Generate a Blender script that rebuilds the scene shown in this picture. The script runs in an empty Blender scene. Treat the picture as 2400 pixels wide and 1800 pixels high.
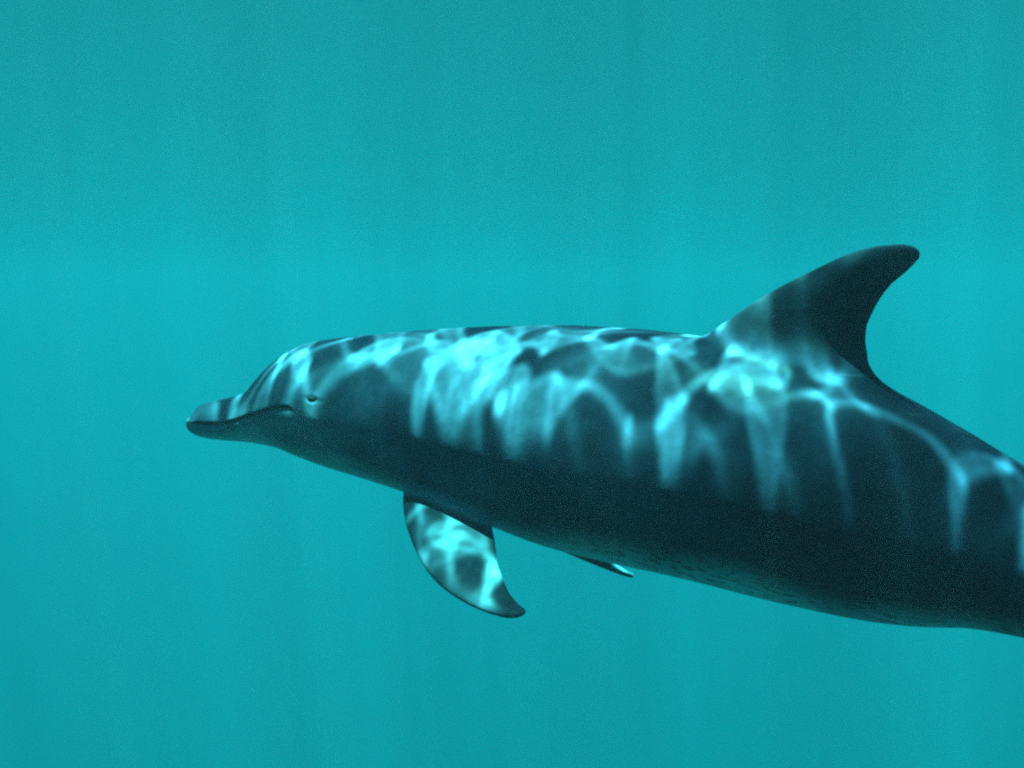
import bpy, math, random
import numpy as np
from mathutils import Vector
from mathutils.bvhtree import BVHTree

random.seed(7)
rng = np.random.default_rng(11)
sc = bpy.context.scene
col = sc.collection

# ------------------------------------------------------------------ camera
PITCH = math.radians(5.0)              # looking slightly down
FPX = 2695.0                           # focal length in photo pixels (2400 wide)
cam_data = bpy.data.cameras.new('camera')
cam_data.sensor_width = 36.0
cam_data.lens = 36.0 * FPX / 2400.0
cam_data.clip_start = 0.02
cam_data.clip_end = 500.0
cam = bpy.data.objects.new('camera', cam_data)
cam.rotation_euler = (math.radians(90) - PITCH, 0, 0)
col.objects.link(cam)
sc.camera = cam

# ------------------------------------------------------------------ sky and sun
SUN_TILT = math.radians(6.5)           # leaning towards the camera's side
SUN_SIDE = math.radians(-3.0)
SUN_DIR = Vector((math.tan(SUN_SIDE), -math.tan(SUN_TILT), 1.0)).normalized()   # towards the sun
world = bpy.data.worlds.new('World')
sc.world = world
world.use_nodes = True
wn = world.node_tree.nodes
sky = wn.new('ShaderNodeTexSky')
sky.sky_type = 'NISHITA'
sky.sun_disc = False
sky.sun_elevation = math.asin(SUN_DIR.z)
sky.sun_rotation = math.atan2(SUN_DIR.x, SUN_DIR.y)
bgn = wn['Background']
bgn.inputs['Strength'].default_value = 0.05
world.node_tree.links.new(sky.outputs['Color'], bgn.inputs['Color'])

sun_data = bpy.data.lights.new('sun', 'SUN')
sun_data.energy = 5.0
sun_data.angle = math.radians(0.22)
sun_data.color = (1.0, 0.95, 0.76)
sun = bpy.data.objects.new('sun', sun_data)
sun.rotation_euler = SUN_DIR.to_track_quat('Z', 'Y').to_euler()
sun.location = SUN_DIR * 30
col.objects.link(sun)

sc.view_settings.view_transform = 'Standard'
sc.view_settings.look = 'None'
sc.view_settings.gamma = 1.0
sc.view_settings.use_curve_mapping = False
sc.view_settings.exposure = 2.95

cy = sc.cycles
cy.use_denoising = False               # keep the fine grain and the faint shafts of light
cy.use_adaptive_sampling = False
cy.max_bounces = 10
cy.diffuse_bounces = 3
cy.glossy_bounces = 2
cy.transmission_bounces = 4
cy.volume_bounces = 6
cy.transparent_max_bounces = 16
cy.sample_clamp_indirect = 0.35
cy.sample_clamp_direct = 0.8
cy.pixel_filter_type = 'BLACKMAN_HARRIS'
cy.filter_width = 2.4                  # soft compact-camera lens

# ------------------------------------------------------------------ helpers
fwd = np.array([0, math.cos(PITCH), -math.sin(PITCH)])
rgt = np.array([1.0, 0, 0])
upv = np.array([0, math.sin(PITCH), math.cos(PITCH)])


def ray(x, y):
    return fwd + rgt * ((x - 1200) / FPX) + upv * ((900 - y) / FPX)


def at(x, y, d):
    return ray(x, y) * d


def nrm(v):
    v = np.asarray(v, float)
    return v / np.linalg.norm(v, axis=-1, keepdims=True)


def pchip(xk, yk, x):
    xk = np.asarray(xk, float)
    yk = np.asarray(yk, float)
    if yk.ndim == 1:
        yk = yk[:, None]
        flat = True
    else:
        flat = False
    h = np.diff(xk)[:, None]
    d = np.diff(yk, axis=0) / h
    m = np.zeros_like(yk)
    a, b = d[:-1], d[1:]
    w1 = 2 * h[1:] + h[:-1]
    w2 = h[1:] + 2 * h[:-1]
    with np.errstate(divide='ignore', invalid='ignore'):
        mm = (w1 + w2) / (w1 / a + w2 / b)
    m[1:-1] = np.where(a * b > 0, mm, 0)
    m[0], m[-1] = d[0], d[-1]
    x = np.clip(x, xk[0], xk[-1])
    i = np.clip(np.searchsorted(xk, x, side='right') - 1, 0, len(xk) - 2)
    t = ((x - xk[i]) / (xk[i + 1] - xk[i]))[:, None]
    hh = h[i]
    r = (yk[i] * (1 + 2 * t) * (1 - t) ** 2 + m[i] * hh * t * (1 - t) ** 2
         + yk[i + 1] * t * t * (3 - 2 * t) + m[i + 1] * hh * t * t * (t - 1))
    return r[:, 0] if flat else r


def smooth1(y, n):
    if n < 1:
        return y
    k = np.hanning(2 * n + 3)[1:-1]
    k /= k.sum()
    p = np.pad(y, [(n, n)] + [(0, 0)] * (y.ndim - 1), mode='reflect', reflect_type='odd')
    if y.ndim == 1:
        return np.convolve(p, k, 'valid')
    return np.stack([np.convolve(p[:, j], k, 'valid') for j in range(y.shape[1])], 1)


def sstep(a, b, x):
    t = np.clip((x - a) / (b - a), 0, 1)
    return t * t * (3 - 2 * t)


def mesh_obj(name, verts, faces, mat=None, parent=None, smooth=True):
    me = bpy.data.meshes.new(name)
    me.from_pydata([tuple(v) for v in verts], [], faces)
    me.update()
    if mat:
        me.materials.append(mat)
    if smooth:
        me.polygons.foreach_set('use_smooth', [True] * len(me.polygons))
    o = bpy.data.objects.new(name, me)
    col.objects.link(o)
    if parent:
        o.parent = parent
    return o


def new_mat(name):
    m = bpy.data.materials.new(name)
    m.use_nodes = True
    nt = m.node_tree
    nt.nodes.clear()
    out = nt.nodes.new('ShaderNodeOutputMaterial')
    return m, nt, out


# ------------------------------------------------------------------ the water
SURF_Z = 1.75
BOX = 240.0
DEEP = -70.0
m_water, nt, out = new_mat('sea_water')
vs = nt.nodes.new('ShaderNodeVolumeScatter')
va = nt.nodes.new('ShaderNodeVolumeAbsorption')
ad = nt.nodes.new('ShaderNodeAddShader')
SCAT = (0.0032, 0.0029, 0.00345)           # scattering per metre, red green blue
ABSO = (0.60, 0.0185, 0.0155)            # absorption per metre
ds = max(SCAT)
vs.inputs['Color'].default_value = (*[c / ds for c in SCAT], 1)
vs.inputs['Density'].default_value = ds
vs.inputs['Anisotropy'].default_value = 0.0
da = max(ABSO)
va.inputs['Color'].default_value = (*[1 - c / da for c in ABSO], 1)
va.inputs['Density'].default_value = da
nt.links.new(vs.outputs[0], ad.inputs[0])
nt.links.new(va.outputs[0], ad.inputs[1])
nt.links.new(ad.outputs[0], out.inputs['Volume'])
B = BOX
z0, z1 = DEEP, SURF_Z - 0.06
bv = [(-B, -B, z0), (B, -B, z0), (B, B, z0), (-B, B, z0), (-B, -B, z1), (B, -B, z1), (B, B, z1), (-B, B, z1)]
bf = [(0, 3, 2, 1), (4, 5, 6, 7), (0, 1, 5, 4), (1, 2, 6, 5), (2, 3, 7, 6), (3, 0, 4, 7)]
water = mesh_obj('water', bv, bf, m_water, smooth=False)
water['kind'] = 'structure'

# rippled surface: a field of small waves; how far the waves gather the sun's
# rays at the animal's depth is worked out by refracting a dense grid of rays
FX0, FX1, FY0, FY1 = -1.3, 1.7, 0.9, 2.8      # patch above the animal
CELL = 0.005
# small waves: length, heading, steepness, phase
WAVES = [(0.2145, -1.052, 0.0248, 1.580), (0.1303, 2.025, 0.0205, 0.144), (0.1220, 2.021, 0.0225, 1.794), (0.1380, -0.769, 0.0135, 1.996),
         (0.1181, 0.982, 0.0072, 5.461), (0.0725, 0.031, 0.0110, 0.404), (0.3218, 1.147, 0.0444, 3.538), (0.1339, 1.035, 0.0048, 5.689),
         (0.4112, 1.119, 0.0215, 5.601), (0.0967, -1.187, 0.0044, 5.973), (0.0549, -0.334, 0.0028, 1.392), (0.1025, 1.986, 0.0146, 1.147),
         (0.3457, 0.778, 0.0328, 6.221), (0.0530, 0.450, 0.0058, 6.047), (0.1000, 0.791, 0.0051, 4.934), (0.3411, 0.832, 0.0164, 2.687),
         (0.1408, 1.721, 0.0071, 4.403), (0.0854, 0.198, 0.0058, 0.388), (0.1021, 0.983, 0.0182, 6.167), (0.0768, 0.028, 0.0154, 0.117),
         (0.1761, 0.979, 0.0090, 5.382), (0.0739, 0.863, 0.0074, 5.795), (0.0617, 0.412, 0.0054, 5.988), (0.2382, 0.088, 0.0071, 3.954),
         (0.3430, -1.190, 0.0103, 2.730), (0.1837, 1.101, 0.0110, 3.066), (0.3988, 1.660, 0.0508, 1.140), (0.1691, -0.187, 0.0246, 3.815),
         (0.1626, 1.679, 0.0175, 5.806), (0.1276, -0.106, 0.0152, 3.973), (0.2101, 0.775, 0.0138, 3.478), (0.0796, -0.865, 0.0038, 2.980),
         (0.2106, 1.836, 0.0089, 3.817), (0.1147, 1.405, 0.0080, 2.731), (0.1386, 0.886, 0.0163, 2.121), (0.0952, -0.631, 0.0043, 4.526),
         (0.4340, 0.450, 0.0274, 1.757), (0.2499, -1.943, 0.0089, 1.753), (0.1898, -1.750, 0.0111, 5.288), (0.3062, 2.133, 0.0132, 5.030),
         (0.2594, 2.526, 0.0091, 0.298), (0.1171, 0.841, 0.0035, 3.754), (0.1152, 2.077, 0.0159, 4.643), (0.2112, -0.976, 0.0113, 1.636),
         (0.0611, 1.321, 0.0022, 5.972), (0.0579, 0.032, 0.0019, 3.936), (0.0794, 0.027, 0.0101, 5.303), (0.1290, 1.055, 0.0081, 1.941),
         (0.3828, 1.438, 0.0387, 5.092), (0.2066, -0.181, 0.0197, 2.923), (0.0641, 1.565, 0.0082, 2.088), (0.0450, 2.437, 0.0023, 1.168),
         (0.0899, 1.577, 0.0180, 2.191), (0.0485, -0.531, 0.0020, 1.704), (0.1704, 0.243, 0.0139, 3.187), (0.2759, 1.451, 0.0188, 4.430),
         (0.0580, -0.912, 0.0025, 0.719), (0.0745, 1.516, 0.0072, 0.700), (0.2354, 0.832, 0.0103, 1.674), (0.0604, 0.725, 0.0082, 5.581),
         (0.3579, 0.404, 0.0396, 0.686), (0.0735, 0.557, 0.0130, 2.420), (0.0780, 2.031, 0.0039, 1.856), (0.3433, 0.308, 0.0453, 2.158),
         (0.2479, -0.713, 0.0082, 2.656), (0.3441, 0.674, 0.0255, 4.769), (0.1897, 2.572, 0.0192, 2.288), (0.0857, 1.608, 0.0043, 5.798),
         (0.1281, 2.594, 0.0076, 5.129), (0.0728, -0.070, 0.0146, 2.146), (0.0541, 2.013, 0.0055, 1.124), (0.1569, -1.213, 0.0090, 4.783),
         (0.2107, 1.452, 0.0157, 4.218), (0.0860, -0.407, 0.0076, 0.827), (0.0552, -1.857, 0.0076, 1.720), (0.1999, 0.680, 0.0105, 4.195),
         (0.0481, 0.060, 0.0042, 3.508), (0.3979, -0.733, 0.0119, 1.554), (0.1466, 1.944, 0.0109, 0.250), (0.2593, 0.469, 0.0381, 2.833),
         (0.3998, -0.668, 0.0615, 3.783), (0.1353, 0.429, 0.0271, 4.133), (0.0817, 0.106, 0.0119, 0.220), (0.0981, 0.689, 0.0038, 5.855),
         (0.0858, -3.392, 0.0035, 1.198), (0.2139, 1.575, 0.0075, 5.079), (0.0861, -0.023, 0.0072, 2.925), (0.1372, -0.161, 0.0274, 1.807),
         (0.0532, 1.747, 0.0087, 1.774), (0.0731, 0.146, 0.0078, 5.955), (0.0605, 0.364, 0.0121, 0.773), (0.0630, 1.664, 0.0126, 1.384),
         (0.3338, 0.540, 0.0308, 6.012), (0.1075, 1.569, 0.0032, 4.793), (0.0942, 0.512, 0.0068, 5.032), (0.1348, 0.223, 0.0057, 4.045)]
waves = []
for lam, ang, slope, ph0 in WAVES:
    k = 2 * math.pi / lam
    waves.append((k * math.cos(ang), k * math.sin(ang), slope / k, ph0))
# end waves
rip = np.random.default_rng(21)
for i in range(26):                    # the finest ripples on top of them
    lam = 0.040 + 0.045 * rip.random()
    ang = rip.uniform(-math.pi, math.pi)
    k = 2 * math.pi / lam
    waves.append((k * math.cos(ang), k * math.sin(ang), 0.055 * lam / k, rip.random() * 2 * math.pi))


def wave_h(x, y, grad=False):
    h = np.zeros_like(x)
    gx = np.zeros_like(x)
    gy = np.zeros_like(x)
    for kx, ky, a, p in waves:
        kx, ky, a, p = (x.dtype.type(q_) for q_ in (kx, ky, a, p))
        ph = kx * x + ky * y + p
        if not grad:
            h += a * np.cos(ph)
        else:
            s = -a * np.sin(ph)
            gx += s * kx
            gy += s * ky
    return (h, gx, gy) if grad else h


nx = int((FX1 - FX0) / CELL) + 1
ny = int((FY1 - FY0) / CELL) + 1
gxs = FX0 + np.arange(nx) * CELL
gys = FY0 + np.arange(ny) * CELL
FOCUS_DEPTH = 1.75
pad = 0.3
sub = CELL / 3.4
px_, py_ = np.meshgrid(np.arange(FX0 - pad, FX1 + pad, sub), np.arange(FY0 - pad, FY1 + pad, sub))
px_ = (px_ + rng.random(px_.shape) * sub).astype(np.float32)
py_ = (py_ + rng.random(py_.shape) * sub).astype(np.float32)
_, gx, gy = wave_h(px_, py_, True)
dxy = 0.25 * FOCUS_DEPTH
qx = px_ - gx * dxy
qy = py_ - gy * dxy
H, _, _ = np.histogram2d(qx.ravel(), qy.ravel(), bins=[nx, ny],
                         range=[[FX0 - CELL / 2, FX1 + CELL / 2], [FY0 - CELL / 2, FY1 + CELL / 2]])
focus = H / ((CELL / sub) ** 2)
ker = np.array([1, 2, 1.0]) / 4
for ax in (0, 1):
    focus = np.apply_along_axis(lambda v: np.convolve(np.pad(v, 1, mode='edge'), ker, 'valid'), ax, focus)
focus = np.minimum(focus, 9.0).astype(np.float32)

gX, gY = np.meshgrid(gxs, gys, indexing='ij')
gh = wave_h(gX, gY)
edge = np.minimum(np.minimum(gX - FX0, FX1 - gX), np.minimum(gY - FY0, FY1 - gY))
inner = sstep(0.0, 0.3, edge)
sv = np.stack([gX, gY, SURF_Z + 0.35 * gh * inner], -1).reshape(-1, 3)
idx = np.arange(nx * ny).reshape(nx, ny)
q = np.stack([idx[:-1, :-1], idx[1:, :-1], idx[1:, 1:], idx[:-1, 1:]], -1).reshape(-1, 4)
S = BOX - 1
ring = np.array([(-S, -S), (FX0, -S), (FX1, -S), (S, -S), (-S, FY0), (FX0, FY0), (FX1, FY0), (S, FY0),
                 (-S, FY1), (FX0, FY1), (FX1, FY1), (S, FY1), (-S, S), (FX0, S), (FX1, S), (S, S)], float)
rv = np.concatenate([ring, np.full((16, 1), SURF_Z)], 1)
n0 = len(sv)
rq = [(r * 4 + c, r * 4 + c + 1, r * 4 + c + 5, r * 4 + c + 4) for r in range(3) for c in range(3) if not (r == 1 and c == 1)]
allv = np.concatenate([sv, rv])
allq = np.concatenate([q, np.array(rq) + n0])
me = bpy.data.meshes.new('water_surface')
me.vertices.add(len(allv))
me.vertices.foreach_set('co', allv.astype(np.float32).ravel())
me.loops.add(len(allq) * 4)
me.loops.foreach_set('vertex_index', allq.astype(np.int32).ravel())
me.polygons.add(len(allq))
me.polygons.foreach_set('loop_start', np.arange(len(allq), dtype=np.int32) * 4)
me.polygons.foreach_set('use_smooth', np.ones(len(allq), bool))
me.update(calc_edges=True)
a1 = me.attributes.new('focus', 'FLOAT', 'POINT')
a1.data.foreach_set('value', np.concatenate([focus.ravel(), np.ones(16, np.float32)]))
a2 = me.attributes.new('near_patch', 'FLOAT', 'POINT')
a2.data.foreach_set('value', np.concatenate([inner.ravel().astype(np.float32), np.zeros(16, np.float32)]))

m_surf, nt, out = new_mat('rippled_sea_surface')
N, L = nt.nodes, nt.links
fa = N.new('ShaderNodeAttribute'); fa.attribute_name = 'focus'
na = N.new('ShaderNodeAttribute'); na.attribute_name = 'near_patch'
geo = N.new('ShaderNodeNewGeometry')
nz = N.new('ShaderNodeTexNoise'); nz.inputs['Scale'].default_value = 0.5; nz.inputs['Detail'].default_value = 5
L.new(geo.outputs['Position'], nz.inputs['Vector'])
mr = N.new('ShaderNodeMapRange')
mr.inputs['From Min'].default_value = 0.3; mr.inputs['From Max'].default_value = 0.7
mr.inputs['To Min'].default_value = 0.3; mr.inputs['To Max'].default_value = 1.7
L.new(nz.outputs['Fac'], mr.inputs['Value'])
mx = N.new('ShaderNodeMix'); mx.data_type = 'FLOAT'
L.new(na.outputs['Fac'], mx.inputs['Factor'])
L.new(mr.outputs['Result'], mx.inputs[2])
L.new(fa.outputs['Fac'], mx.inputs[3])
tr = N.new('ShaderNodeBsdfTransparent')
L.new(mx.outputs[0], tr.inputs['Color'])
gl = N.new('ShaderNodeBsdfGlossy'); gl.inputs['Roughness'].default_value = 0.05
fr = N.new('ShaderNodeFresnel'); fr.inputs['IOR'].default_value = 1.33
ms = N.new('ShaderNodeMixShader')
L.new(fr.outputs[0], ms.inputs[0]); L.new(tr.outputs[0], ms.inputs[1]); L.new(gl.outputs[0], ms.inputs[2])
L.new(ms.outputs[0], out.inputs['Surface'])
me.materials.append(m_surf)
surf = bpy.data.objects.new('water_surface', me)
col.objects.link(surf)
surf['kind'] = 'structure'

# ------------------------------------------------------------------ the dolphin
ROLL = math.radians(14.0)              # back leaning towards the camera


def depth_at(x):
    return float(np.interp(x, [430, 1000, 1600, 2400, 2600], [2.36, 2.20, 2.02, 1.78, 1.72]))


# outline of the trunk: upper point, lower point (photo pixels), width / height
ST = [((438.5, 984), (438.5, 988), .9), ((440, 976), (440, 998), .9), ((444, 970), (444, 1008), .9), ((450, 961), (450, 1015), .88),
      ((460, 954), (459, 1021), .86), ((476, 946), (475, 1027), .82), ((500, 941), (497, 1031), .80),
      ((536, 933), (530, 1034), .80), ((567, 926), (557, 1036), .86), ((588, 917), (574, 1038), .90),
      ((603, 899), (587, 1039), .90), ((624, 873), (604, 1041), .88), ((654, 844), (629, 1045), .86), ((694, 818), (660, 1053), .86),
      ((725, 804), (695, 1069), .88), ((780, 796), (750, 1092), .90), ((861, 785), (820, 1113), .92),
      ((942, 778), (895, 1137), .93), ((1059, 769), (1000, 1172), .94), ((1225, 763), (1150, 1234), .94),
      ((1406, 765), (1310, 1292), .94), ((1587, 779), (1480, 1332), .94), ((1740, 802), (1630, 1366), .92),
      ((1870, 832), (1760, 1400), .90), ((1990, 872), (1880, 1430), .87), ((2114, 920), (2000, 1455), .84),
      ((2269, 1007), (2150, 1476), .78), ((2400, 1083), (2280, 1479), .73)]
cen, upk, hh, rat = [], [], [], []
for (tx, ty), (bx, by), r in ST:
    mxp, myp = (tx + bx) / 2, (ty + by) / 2
    d = depth_at(mxp)
    T, Bp = at(tx, ty, d), at(bx, by, d)
    cen.append((T + Bp) / 2)
    upk.append((T - Bp))
    hh.append(np.linalg.norm(T - Bp) / 2)
    rat.append(r)
# the tail stock beyond the picture's edge
dirn = nrm(cen[-1] - cen[-2])
down = np.array([0, 0, -1.0])
upl = nrm(upk[-1])
p = cen[-1]
for step, b, r, bend in ((.17, .112, .66, -.02), (.17, .086, .58, .03), (.15, .066, .50, .07), (.13, .050, .44, .10), (.10, .037, .5, .12), (.06, .026, .7, .12)):
    dirn = nrm(dirn - upl * 0 + upv * bend)
    p = p + dirn * step
    cen.append(p); upk.append(upl); hh.append(b); rat.append(r)
cen = np.array(cen); hh = np.array(hh); rat = np.array(rat)
upk = nrm(np.array(upk))
upk[:9] = nrm(np.stack([np.zeros(9), np.full(9, upv[1]), np.full(9, upv[2])], 1))
tk = np.concatenate([[0], np.cumsum(np.linalg.norm(np.diff(cen, axis=0), axis=1))])
LEN = tk[-1]
# dense stations
ts = np.concatenate([np.linspace(0, 0.03, 26)[:-1] ** 1.0, np.arange(0.03, 0.42, 0.002), np.arange(0.42, LEN, 0.005), [LEN]])
tu = np.linspace(0, LEN, 1400)


def dense(yk, n):
    y = smooth1(pchip(tk, yk, tu), n)
    if y.ndim == 1:
        return np.interp(ts, tu, y)
    return np.stack([np.interp(ts, tu, y[:, j]) for j in range(y.shape[1])], 1)


cN = dense(cen, 60)
cN_raw = np.stack([np.interp(ts, tu, pchip(tk, cen, tu)[:, j]) for j in range(3)], 1)
w = sstep(0.02, 0.4, ts)[:, None]
cN = cN_raw * (1 - w) + cN * w
uN = dense(upk, 40)
bN_s = dense(hh, 14)
bN_r = pchip(tk, hh, ts)
w = sstep(0.02, 0.3, ts)
bN = bN_r * (1 - w) + bN_s * w
rN = dense(rat, 20)
axis_smooth = np.stack([np.interp(ts, tu, smooth1(pchip(tk, cen, tu), 70)[:, j]) for j in range(3)], 1)
tN = nrm(np.gradient(axis_smooth, ts, axis=0))
uN = nrm(uN)
wN = nrm(np.cross(tN, uN))             # lateral; which side faces the camera?
if np.dot(wN[200], fwd) > 0:
    wN = -wN
U = uN * math.cos(ROLL) + wN * math.sin(ROLL)
W = wN * math.cos(ROLL) - uN * math.sin(ROLL)
nS = nrm(np.cross(W, U))               # normals of the (slightly raked) cross sections
nS *= np.sign(np.sum(nS * tN, 1, keepdims=True))
NR = 176
th = np.linspace(0, 2 * math.pi, NR, endpoint=False)
ct, sn = np.cos(th), np.sin(th)
# melon: the forehead is narrower than the jaw; the belly is a little flatter
kt = 0.30 * np.exp(-((ts - 0.16) / 0.07) ** 2) + 0.06
kb = 0.05
wid = ct[None, :] * (1 - kt[:, None] * np.clip(sn, 0, 1)[None, :] ** 1.5 - kb * np.clip(-sn, 0, 1)[None, :] ** 2)
ring_v = (cN[:, None, :] + U[:, None, :] * (bN[:, None] * sn[None, :])[..., None]
          + W[:, None, :] * ((bN * rN)[:, None] * wid)[..., None])
ns = len(ts)
bverts = list(ring_v.reshape(-1, 3))
bfaces = []
for i in range(ns - 1):
    for j in range(NR):
        k = (j + 1) % NR
        bfaces.append((i * NR + j, i * NR + k, (i + 1) * NR + k, (i + 1) * NR + j))
bfaces.append(tuple(range(NR))[::-1])
bfaces.append(tuple((ns - 1) * NR + j for j in range(NR)))

def body_coords(c):
    """station (arc length), side, height, and distance in trunk radii"""
    s_i = np.empty(len(c), int)
    step = 4
    base = cN[::step]
    for a in range(0, len(c), 20000):
        blk = c[a:a + 20000]
        # nearest station measured along the axis tangent
        d2 = (base * base).sum(1)[None] - 2 * blk @ base.T
        s_i[a:a + 20000] = d2.argmin(1) * step
    s_i = np.minimum(s_i, ns - 1)
    for _ in range(4):
        r_ = c - cN[s_i]
        along = (r_ * nS[s_i]).sum(1) / (tN[s_i] * nS[s_i]).sum(1)
        tt = np.clip(ts[s_i] + along, 0, LEN)
        s_i = np.clip(np.searchsorted(ts, tt), 0, ns - 1)
    r_ = c - cN[s_i]
    hgt = (r_ * U[s_i]).sum(1) / np.maximum(bN[s_i], .004)
    lat = (r_ * W[s_i]).sum(1) / np.maximum(bN[s_i] * rN[s_i], .004)
    return ts[s_i], lat, hgt, np.sqrt(hgt ** 2 + lat ** 2)



verts, faces = [], []


def add_part(v, f):
    n = len(verts)
    verts.extend([np.asarray(x, float) for x in v])
    faces.extend([tuple(i + n for i in q_) for q_ in f])


add_part(bverts, bfaces)


def loft_loops(loops):
    m = len(loops[0])
    v = [p_ for l in loops for p_ in l]
    f = []
    for i in range(len(loops) - 1):
        for j in range(m):
            k = (j + 1) % m
            f.append((i * m + j, i * m + k, (i + 1) * m + k, (i + 1) * m + j))
    f.append(tuple(range(m))[::-1])
    f.append(tuple((len(loops) - 1) * m + j for j in range(m)))
    return v, f


def foil(c):
    """half thickness 0..1 along the chord: round front, thin back"""
    c = np.clip(c, 0, 1)
    return np.sqrt(c) * (1 - c) * 2.1 * (1 - 0.25 * c) + 0.16 * np.sqrt(np.clip(4 * c * (1 - c), 0, 1))


def thick(c, hmax, chord, fl):
    rim = 0.0036 * math.sqrt(min(1.0, chord * min(c, 1 - c) / 0.003))
    return max(float(foil(c)) * hmax / 0.93, rim) + fl * math.sqrt(max(4 * c * (1 - c), 0))


def fin_from_rows(lead, trail, nrow, half, origin, e1, e2, en, rise, flare=0.0):
    """lead/trail: curves of (u, w) points from the root to one shared tip;
    rise(u, w): height above the trunk's skin, where the root spreads out"""
    lead, trail = np.array(lead), np.array(trail)
    loops = []
    cs = (1 - np.cos(np.linspace(0, math.pi, 46))) / 2
    ks = (1 - (1 - np.linspace(0, 1, nrow)) ** 1.7) * 0.998

    def along(c, k):
        a = np.concatenate([[0], np.cumsum(np.linalg.norm(np.diff(c, axis=0), axis=1))])
        return np.array([np.interp(k * a[-1], a, c[:, 0]), np.interp(k * a[-1], a, c[:, 1])])
    for k in ks:
        a, b = along(lead, k), along(trail, k)
        chord = max(float(np.linalg.norm(b - a)), 0.001)
        hmax = min(half(k), chord * 0.45 + 0.001)
        loop, back = [], []
        for c in cs:
            p_ = a + (b - a) * c
            h_ = rise(p_[0], p_[1])
            fl = flare * (0.6 * math.exp(-max(h_, 0) / 0.010) + 0.4 * math.exp(-max(h_, 0) / 0.035))
            t_ = thick(c, hmax, chord, fl)
            base_ = origin + e1 * p_[0] + e2 * p_[1]
            loop.append(base_ + en * t_)
            back.append(base_ - en * t_)
        loops.append(loop + back[::-1][1:-1])
    return loft_loops(loops)


def densify(pts, n=160):
    """smooth curve through points"""
    pts = np.array(pts, float)
    t_ = np.concatenate([[0], np.cumsum(np.linalg.norm(np.diff(pts, axis=0), axis=1))])
    return pchip(t_, pts, np.linspace(0, t_[-1], n))


def plane_uv(pix, origin, e1, e2):
    en = np.cross(e1, e2)
    res = []
    for x, y in pix:
        r_ = ray(x, y)
        d = np.dot(origin, en) / np.dot(r_, en)
        q_ = r_ * d - origin
        res.append((np.dot(q_, e1), np.dot(q_, e2)))
    return np.array(res)


# --- dorsal fin, in the mid plane of the trunk
i_f = int(np.argmin(np.abs(cN[:, 0] - at(1900, 1100, depth_at(1900))[0])))
fo = cN[i_f]
f2 = nrm(U[i_f] + W[i_f] * 0.07)   # leans a little to the near side
f1 = nrm(tN[i_f] - f2 * np.dot(tN[i_f], f2))
lead_px = [(1600, 830), (1640, 792), (1668, 767), (1716, 741), (1781, 699), (1835, 668), (1907, 632), (1980, 598), (2016, 585), (2070, 574.5), (2117, 572), (2142, 578), (2154, 587)]
trail_px = [(2190, 985), (2150, 950), (2112, 920), (2085, 902), (2059, 876), (2038, 844), (2029.5, 800), (2032, 768), (2044, 737), (2068, 694), (2089, 668), (2092, 664.5), (2097, 660.5), (2124, 638), (2148, 614), (2157.5, 600), (2157, 592), (2154, 587)]
lu = plane_uv(densify(lead_px), fo, f1, f2)
tu_ = plane_uv(densify(trail_px), fo, f1, f2)


def dorsal_rise(u, w_):
    t_, _, h_, _ = body_coords((fo + f1 * u + f2 * w_)[None])
    return (h_[0] - 1) * float(np.interp(t_[0], ts, bN))


v_, f_ = fin_from_rows(lu, tu_, 90, lambda s: 0.019 * (1 - s) ** 0.8 + 0.004, fo, f1, f2, np.cross(f1, f2), dorsal_rise, flare=0.026)
add_part(v_, f_)

# --- near flipper
R1 = at(939, 1138, 2.125)
R2 = at(1150, 1206, 2.045)
TP = at(1233, 1433, 1.87)
q1 = nrm(R2 - R1)
q3 = nrm(np.cross(R2 - R1, TP - R1))
q2 = np.cross(q3, q1)
if np.dot(q2, TP - R1) < 0:
    q2 = -q2
n_fl = np.cross(q1, q2)
fl_lead = [(925, 1075), (934, 1110), (939, 1140), (942, 1167), (949, 1219), (964, 1268), (987, 1317), (1019, 1361), (1065, 1398), (1117, 1426), (1158, 1441), (1195, 1449), (1216, 1446), (1229, 1439), (1234, 1433)]
fl_trail = [(1150, 1120), (1152, 1170), (1160, 1215), (1163, 1242), (1162, 1268), (1165, 1306), (1175, 1343), (1195, 1390), (1218, 1417), (1229, 1426), (1234, 1433)]
flu = plane_uv(densify(fl_lead), R1, q1, q2)
ftu = plane_uv(densify(fl_trail), R1, q1, q2)
v_, f_ = fin_from_rows(flu, ftu, 80, lambda s: 0.0155 * (1 - s) ** 0.7 + 0.0032, R1, q1, q2, n_fl, lambda u, w_: w_ * 0.6, flare=0.005)
add_part(v_, f_)

# --- far flipper: the same blade, held lower and further back on the far side
tip_uv = np.array([ftu[-1, 0], ftu[-1, 1]])
i_r = int(np.argmin(np.abs(cN[:, 0] - at(1120, 1000, depth_at(1120))[0])))
R1f = at(1150, 1199, depth_at(1150) + 0.09)
Lf = np.linalg.norm(tip_uv)
best = None
for dd in np.linspace(2.14, 2.8, 161):
    P_ = at(1471, 1344, dd)
    e = abs(np.linalg.norm(P_ - R1f) - Lf)
    if best is None or e < best[0]:
        best = (e, P_, dd)
TPf = best[1]
print('far flipper', best[0], best[2], 'len', Lf)
D = nrm(TPf - R1f)
nf = nrm(np.cross(D, nrm(TPf)))        # edge-on normal
nf = nrm(nf * math.cos(math.radians(2)) + np.cross(D, nf) * math.sin(math.radians(2)))
nf = nrm(nf - D * np.dot(nf, D))
S_ = np.cross(nf, D)
ca, sa = tip_uv / Lf
FARS = 1.0
g1 = D * ca + S_ * sa * FARS
g2 = D * sa - S_ * ca * FARS
v_, f_ = fin_from_rows(flu, ftu, 80, lambda s: 0.0155 * (1 - s) ** 0.7 + 0.0032, R1f, g1, g2, np.cross(g1, g2), lambda u, w_: w_ * 0.6, flare=0.005)
add_part(v_, f_)

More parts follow.
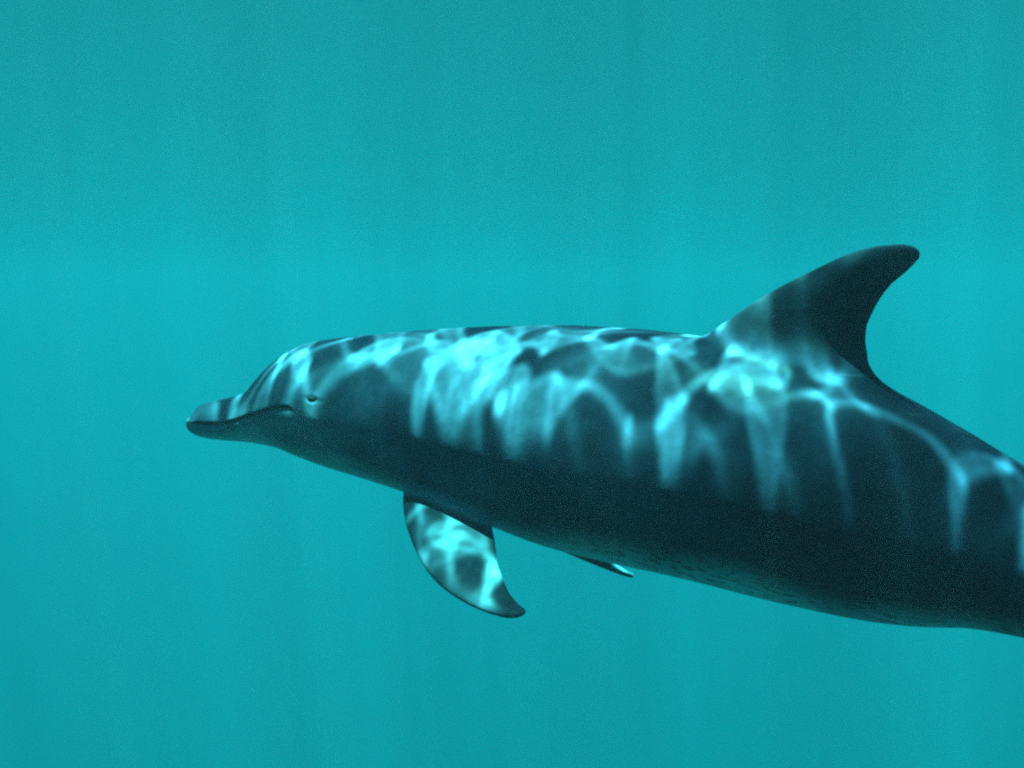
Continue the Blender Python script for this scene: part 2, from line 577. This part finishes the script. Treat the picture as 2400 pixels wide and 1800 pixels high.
# --- tail flukes, beyond the picture's edge
ie = ns - 1
fo2 = cN[ie] - tN[ie] * 0.10
for sgn in (1, -1):
    le = [(-0.06, -0.02), (-0.05, 0.0), (0.03, 0.09), (0.11, 0.19), (0.185, 0.27), (0.225, 0.298), (0.24, 0.30)]
    te = [(0.145, -0.02), (0.15, 0.0), (0.165, 0.06), (0.17, 0.13), (0.19, 0.21), (0.228, 0.28), (0.24, 0.30)]
    v_, f_ = fin_from_rows(densify(le), densify(te), 50, lambda s: 0.014 * (1 - s) ** 0.8 + 0.004, fo2, tN[ie], W[ie] * sgn, np.cross(tN[ie], W[ie] * sgn), lambda u, w_: w_ - 0.01, flare=0.012)
    add_part(v_, f_)

verts = np.array(verts)
me0 = bpy.data.meshes.new('raw_body')
me0.from_pydata(verts.tolist(), [], faces)
me0.update()
import bmesh
bm = bmesh.new(); bm.from_mesh(me0)
# each closed piece gets outward normals
bmesh.ops.recalc_face_normals(bm, faces=bm.faces)
bm.to_mesh(me0); bm.free()
tmp = bpy.data.objects.new('raw_body', me0)
col.objects.link(tmp)
rm = tmp.modifiers.new('r', 'REMESH')
rm.mode = 'VOXEL'
rm.voxel_size = 0.0025
rm.adaptivity = 0
dg = bpy.context.evaluated_depsgraph_get()
ev = tmp.evaluated_get(dg)
body_me = bpy.data.meshes.new_from_object(ev, depsgraph=dg)
bpy.data.objects.remove(tmp)
bpy.data.meshes.remove(me0)
nv = len(body_me.vertices)
print('body verts', nv)


def get_co(m_):
    a = np.empty(len(m_.vertices) * 3, np.float32)
    m_.vertices.foreach_get('co', a)
    return a.reshape(-1, 3).astype(float)


co = get_co(body_me)
ed = np.empty(len(body_me.edges) * 2, np.int32)
body_me.edges.foreach_get('vertices', ed)
ed = ed.reshape(-1, 2)
deg = np.bincount(ed.ravel(), minlength=nv).astype(float)


def lap(c):
    s_ = np.zeros_like(c)
    for j in range(c.shape[1]):
        s_[:, j] = np.bincount(ed[:, 0], c[ed[:, 1], j], nv) + np.bincount(ed[:, 1], c[ed[:, 0], j], nv)
    return s_ / deg[:, None]


t_v, lat_v, hgt_v, rad_v = body_coords(co)
# soft fillets where fins leave the trunk, light relaxing everywhere else
joint = sstep(0.97, 1.01, rad_v) * (1 - sstep(1.015, 1.26, rad_v)) * sstep(0.35, 0.45, t_v)
for it in range(4):
    co = co + (lap(co) - co) * 0.35
def relax(weight, n):
    sel = weight > 0.02
    ed_s = ed[sel[ed[:, 0]] | sel[ed[:, 1]]]
    ids = np.unique(ed_s)
    rem = np.full(nv, -1); rem[ids] = np.arange(len(ids))
    es = rem[ed_s]
    m_ = len(ids)
    dg_s = np.bincount(es.ravel(), minlength=m_).astype(float)
    c_s = co[ids].copy()
    w_s = (weight[ids] * 0.85 * (deg[ids] == dg_s))[:, None]
    for _ in range(n):
        l_ = np.stack([np.bincount(es[:, 0], c_s[es[:, 1], q_], m_) + np.bincount(es[:, 1], c_s[es[:, 0], q_], m_) for q_ in range(3)], 1) / dg_s[:, None]
        c_s += (l_ - c_s) * w_s
    co[ids] = c_s


relax(joint * (hgt_v <= 0.4), 60)
relax(joint * (hgt_v > 0.4), 130)      # the dorsal fin spreads into the back over a wider band

# --- mouth line, lip, eye folds: find their place on the near side, apply to both
body_me.vertices.foreach_set('co', co.astype(np.float32).ravel())
body_me.update()
bvh = BVHTree.FromPolygons([tuple(v) for v in co], [tuple(p_.vertices) for p_ in body_me.polygons])


def hit(x, y):
    r_ = ray(x, y)
    h_ = bvh.ray_cast(Vector((0, 0, 0)), Vector(r_).normalized())
    return None if h_[0] is None else np.array(h_[0])


mouth_px = [(462, 990), (480, 992), (506, 992), (535, 987), (563, 979), (603, 968), (630, 958), (652, 953), (671, 952), (682, 957), (690, 966)]
mp = np.array([hit(*p_) for p_ in densify(mouth_px, 60)])
m_t, m_l, m_h, _ = body_coords(mp)
t_v, lat_v, hgt_v, rad_v = body_coords(co)
nor = np.empty(nv * 3, np.float32)
body_me.vertices.foreach_get('normal', nor)
nor = nor.reshape(-1, 3).astype(float)
# metric heights
b_v = np.interp(t_v, ts, bN)
o_ = np.argsort(m_t)
end_t = m_t.max()
mh_v = np.interp(t_v, m_t[o_], (m_h * np.interp(m_t, ts, bN))[o_])
head = t_v < 0.32
dm = np.abs(hgt_v * b_v - mh_v)
fade = 1 - sstep(end_t - 0.02, end_t + 0.004, t_v)
groove = np.exp(-(dm / 0.0024) ** 2) * fade * head
dz = mh_v - hgt_v * b_v                # how far below the mouth line
tuck = sstep(-0.0005, 0.0025, dz) * np.exp(-np.clip(dz, 0, 1) / 0.016) * fade * head * sstep(0.010, 0.045, t_v)
co = co - nor * (groove * 0.0008 + tuck * 0.0030)[:, None]
# upper jaw ends a little behind the lower one
upper = sstep(0.0, 0.004, hgt_v * b_v - mh_v) * head
push = upper * (1 - sstep(0.0, 0.06, t_v)) * 0.010
co = co + tN[np.clip(np.searchsorted(ts, t_v), 0, ns - 1)] * push[:, None]
# crease between beak and forehead
cp = hit(588, 930)
c_t, c_l, c_h, _ = body_coords(cp[None])
crease = np.exp(-((t_v - c_t[0] - 0.012 * np.abs(lat_v)) / 0.006) ** 2) * sstep(0.1, 0.3, hgt_v) * (1 - sstep(0.35, 0.6, hgt_v))
co = co - nor * (crease * 0.0018)[:, None]
# eye bulge and lids
eye_p = hit(731, 936)
e_t, e_l, e_h, _ = body_coords(eye_p[None])
eb = np.interp(e_t[0], ts, bN)
du = t_v - e_t[0]
dh = (hgt_v - e_h[0]) * b_v
er = np.sqrt((du / 1.5) ** 2 + dh ** 2)
side_ok = (np.abs(lat_v) > 0.4)
bulge = np.exp(-(er / 0.016) ** 2) * side_ok
slit = np.exp(-((dh + 0.10 * du) / 0.0045) ** 2) * np.exp(-(du / 0.016) ** 2) * side_ok
lid = (np.exp(-((er - 0.0095) / 0.003) ** 2) + 0.5 * np.exp(-((er - 0.016) / 0.0022) ** 2) * (dh > 0) + 0.4 * np.exp(-((er - 0.0215) / 0.0022) ** 2) * (dh > 0.004)) * side_ok
co = co + nor * (bulge * 0.0008 + lid * 0.0003 - slit * 0.003)[:, None]
# blowhole on the crown
bh = np.exp(-(((t_v - e_t[0] - 0.03) - 0.5 * lat_v ** 2 * b_v) / 0.004) ** 2) * np.exp(-(lat_v / 0.17) ** 4) * (hgt_v > 0.6)
co = co - nor * (bh * 0.003)[:, None]

body_me.vertices.foreach_set('co', co.astype(np.float32).ravel())
body_me.polygons.foreach_set('use_smooth', np.ones(len(body_me.polygons), bool))
# --- skin pattern: dark cape, grey flank, pale belly, pale beak tip
wav = 0.08 * np.sin(t_v * 9 + 1) + 0.05 * np.sin(t_v * 23 + 2)
trunk = 1 - sstep(1.08, 1.2, rad_v) * sstep(0.3, 0.45, t_v)
cape = sstep(0.10, 0.75, hgt_v + wav) * (1 - 0.6 * sstep(1.3, 1.6, t_v))
belly = (1 - sstep(-1.02, -0.48, hgt_v + wav * .7)) * trunk * (1 - 0.5 * sstep(1.25, 1.75, t_v))
jaw = (1 - sstep(-0.034, -0.016, hgt_v * b_v - mh_v)) * (1 - sstep(0.12, 0.30, t_v)) 
tip = (1 - sstep(0.006, 0.014, t_v)) * (hgt_v * b_v - mh_v < 0.002) * sstep(-0.030, -0.014, hgt_v * b_v - mh_v)
v_belly = np.clip(belly + jaw * 0.45, 0, 1)
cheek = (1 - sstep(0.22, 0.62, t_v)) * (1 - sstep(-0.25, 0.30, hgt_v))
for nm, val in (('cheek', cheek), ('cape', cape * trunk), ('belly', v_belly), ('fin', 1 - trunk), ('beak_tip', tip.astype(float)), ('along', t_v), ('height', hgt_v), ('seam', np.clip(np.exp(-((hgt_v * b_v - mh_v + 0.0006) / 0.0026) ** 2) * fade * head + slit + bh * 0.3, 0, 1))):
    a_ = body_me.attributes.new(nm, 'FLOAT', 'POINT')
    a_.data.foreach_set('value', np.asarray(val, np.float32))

m_skin, nt, out = new_mat('dolphin_skin')
N, L = nt.nodes, nt.links


def attr(n):
    a_ = N.new('ShaderNodeAttribute'); a_.attribute_name = n
    return a_.outputs['Fac']


def mixc(fac, a_, b_):
    m_ = N.new('ShaderNodeMix'); m_.data_type = 'RGBA'
    for sock, val in ((m_.inputs['Factor'], fac), (m_.inputs[6], a_), (m_.inputs[7], b_)):
        if isinstance(val, (tuple, float, int)):
            sock.default_value = (*val, 1) if isinstance(val, tuple) else val
        else:
            L.new(val, sock)
    return m_.outputs[2]


def math_(op, a_, b_=None, c_=None):
    m_ = N.new('ShaderNodeMath'); m_.operation = op
    for i_, val in enumerate((a_, b_, c_)):
        if val is None:
            continue
        if isinstance(val, (int, float)):
            m_.inputs[i_].default_value = val
        else:
            L.new(val, m_.inputs[i_])
    return m_.outputs[0]


def maprange(v_in, a_, b_, c_=0.0, d_=1.0):
    m_ = N.new('ShaderNodeMapRange'); m_.interpolation_type = 'SMOOTHSTEP'
    L.new(v_in, m_.inputs['Value'])
    for nm_, val in (('From Min', a_), ('From Max', b_), ('To Min', c_), ('To Max', d_)):
        m_.inputs[nm_].default_value = val
    return m_.outputs['Result']


geo = N.new('ShaderNodeNewGeometry')
c_ = mixc(attr('cape'), (0.043, 0.055, 0.084), (0.039, 0.050, 0.077))
c_ = mixc(maprange(attr('along'), 0.45, 1.45), c_, (0.011, 0.0165, 0.030))  # darker towards the tail: the deeper shade there is put into the colour
c_ = mixc(attr('cheek'), c_, (0.115, 0.138, 0.165))  # pale lower head, lightened further to put hazy, softer shade into the colour
c_ = mixc(attr('belly'), c_, (0.34, 0.37, 0.36))
c_ = mixc(attr('fin'), c_, (0.026, 0.033, 0.047))
n1 = N.new('ShaderNodeTexNoise'); n1.inputs['Scale'].default_value = 9; n1.inputs['Detail'].default_value = 5
L.new(geo.outputs['Position'], n1.inputs['Vector'])
sc_ = N.new('ShaderNodeVectorMath'); sc_.operation = 'SCALE'
L.new(c_, sc_.inputs[0])
L.new(maprange(n1.outputs['Fac'], 0.3, 0.7, 0.78, 1.28), sc_.inputs['Scale'])
n5 = N.new('ShaderNodeTexNoise'); n5.inputs['Scale'].default_value = 34; n5.inputs['Detail'].default_value = 6; n5.inputs['Roughness'].default_value = 0.65
L.new(geo.outputs['Position'], n5.inputs['Vector'])
sc5 = N.new('ShaderNodeVectorMath'); sc5.operation = 'SCALE'
L.new(sc_.outputs[0], sc5.inputs[0])
L.new(maprange(n5.outputs['Fac'], 0.32, 0.68, 0.88, 1.12), sc5.inputs['Scale'])
c_ = sc5.outputs[0]
# freckles of the lower flank and belly, drawn out along the body
mp_ = N.new('ShaderNodeMapping'); mp_.inputs['Rotation'].default_value = (0, 0, 0)
mp_.inputs['Rotation'].default_value[1] = math.radians(-14)
mp_.inputs['Scale'].default_value = (38, 90, 110)
L.new(geo.outputs['Position'], mp_.inputs['Vector'])
n2 = N.new('ShaderNodeTexNoise'); n2.inputs['Scale'].default_value = 1.0; n2.inputs['Detail'].default_value = 2
L.new(mp_.outputs[0], n2.inputs['Vector'])
sp = maprange(n2.outputs['Fac'], 0.53, 0.61)
zone = math_('MULTIPLY', maprange(attr('height'), -0.22, -0.55), maprange(attr('along'), 0.75, 1.05))
c_ = mixc(math_('MULTIPLY', math_('MULTIPLY', sp, zone), 0.7), c_, (0.035, 0.04, 0.045))
# thin healed scratches
mp3 = N.new('ShaderNodeMapping'); mp3.inputs['Rotation'].default_value = (0.3, math.radians(-22), 0.2); mp3.inputs['Scale'].default_value = (3, 30, 60)
L.new(geo.outputs['Position'], mp3.inputs['Vector'])
n3 = N.new('ShaderNodeTexNoise'); n3.inputs['Scale'].default_value = 1.0; n3.inputs['Detail'].default_value = 3
L.new(mp3.outputs[0], n3.inputs['Vector'])
c_ = mixc(maprange(n3.outputs['Fac'], 0.70, 0.76, 0, 0.07), c_, (0.14,0.15,0.155))
c_ = mixc(attr('beak_tip'), c_, (0.72, 0.73, 0.70))
c_ = mixc(attr('seam'), c_, (0.02, 0.024, 0.028))
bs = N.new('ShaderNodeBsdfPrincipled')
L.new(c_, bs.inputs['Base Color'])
bs.inputs['Roughness'].default_value = 0.42
bs.inputs['Specular IOR Level'].default_value = 0.02
bp = N.new('ShaderNodeBump'); bp.inputs['Strength'].default_value = 0.12; bp.inputs['Distance'].default_value = 0.004
n4 = N.new('ShaderNodeTexNoise'); n4.inputs['Scale'].default_value = 60; n4.inputs['Detail'].default_value = 4
L.new(geo.outputs['Position'], n4.inputs['Vector'])
L.new(n4.outputs['Fac'], bp.inputs['Height'])
L.new(bp.outputs[0], bs.inputs['Normal'])
L.new(bs.outputs[0], out.inputs['Surface'])

dolphin = bpy.data.objects.new('dolphin', None)
dolphin.location = tuple(cN[int(ns * .6)])
col.objects.link(dolphin)
dolphin['label'] = 'grey bottlenose dolphin gliding left through turquoise water, back lit by rippling sunlight'
dolphin['category'] = 'dolphin'
loc = np.array(dolphin.location)
co2 = get_co(body_me) - loc
body_me.vertices.foreach_set('co', co2.astype(np.float32).ravel())
body_me.materials.clear()
body_me.materials.append(m_skin)
body_me.update()
body_me.name = 'body'
body = bpy.data.objects.new('body', body_me)
body.parent = dolphin
col.objects.link(body)

# eyes
m_eye, nt, out = new_mat('dark_eye')
eb_ = nt.nodes.new('ShaderNodeBsdfPrincipled')
eb_.inputs['Base Color'].default_value = (0.012, 0.014, 0.016, 1)
eb_.inputs['Roughness'].default_value = 0.12
eb_.inputs['Specular IOR Level'].default_value = 0.3
nt.links.new(eb_.outputs[0], out.inputs['Surface'])
ie_ = int(np.clip(np.searchsorted(ts, e_t[0]), 0, ns - 1))
for sgn in (1, -1):
    ctr = (cN[ie_] + U[ie_] * e_h[0] * bN[ie_] + W[ie_] * sgn * abs(e_l[0]) * bN[ie_] * rN[ie_] * 1.0 - W[ie_] * sgn * 0.0095)
    ev_, ef_ = [], []
    for i in range(13):
        a_ = math.pi * i / 12
        for j in range(20):
            b_ = 2 * math.pi * j / 20
            ev_.append(ctr - loc + tN[ie_] * 0.0155 * math.cos(a_) + U[ie_] * 0.0098 * math.sin(a_) * math.cos(b_) + W[ie_] * 0.0112 * math.sin(a_) * math.sin(b_))
    for i in range(12):
        for j in range(20):
            k = (j + 1) % 20
            ef_.append((i * 20 + j, i * 20 + k, (i + 1) * 20 + k, (i + 1) * 20 + j))
    mesh_obj('eye', ev_, ef_, m_eye, dolphin)

# ------------------------------------------------------------------ drifting specks
m_spk, nt, out = new_mat('pale_plankton')
pb = nt.nodes.new('ShaderNodeBsdfPrincipled')
pb.inputs['Base Color'].default_value = (0.07, 0.08, 0.07, 1)
pb.inputs['Roughness'].default_value = 0.8
nt.links.new(pb.outputs[0], out.inputs['Surface'])
pv, pf = [], []
spots = [at(1076, 74, 2.2), at(262, 806, 1.9), at(1290, 612, 2.4), at(1412, 700, 2.6), at(345, 690, 2.3), at(1895, 1470, 1.9), at(1050, 1625, 1.7)]
r_ = random.Random(3)
for i in range(160):
    spots.append(at(r_.uniform(-200, 2600), r_.uniform(-100, 1900), r_.uniform(2.5, 5.0)))
for k_, s_ in enumerate(spots):
    sz = r_.uniform(0.0006, 0.001) if k_ < 7 else r_.uniform(0.0004, 0.0009)
    n = len(pv)
    st = r_.uniform(1.0, 2.6)
    ax = nrm(np.array([r_.gauss(0, 1), r_.gauss(0, .5), r_.gauss(0, .5)]))
    for d_ in ((1, 0, 0), (-1, 0, 0), (0, 1, 0), (0, -1, 0), (0, 0, 1), (0, 0, -1)):
        dv = np.array(d_, float) * r_.uniform(.5, 1.2)
        dv = dv + ax * np.dot(dv, ax) * (st - 1)
        pv.append(s_ + dv * sz)
    pf += [(n + a_, n + b_, n + c2) for a_, b_, c2 in ((0, 2, 4), (2, 1, 4), (1, 3, 4), (3, 0, 4), (2, 0, 5), (1, 2, 5), (3, 1, 5), (0, 3, 5))]
spk = mesh_obj('drifting_plankton', pv, pf, m_spk)
spk['kind'] = 'stuff'
spk['label'] = 'tiny pale specks of plankton drifting in the water'
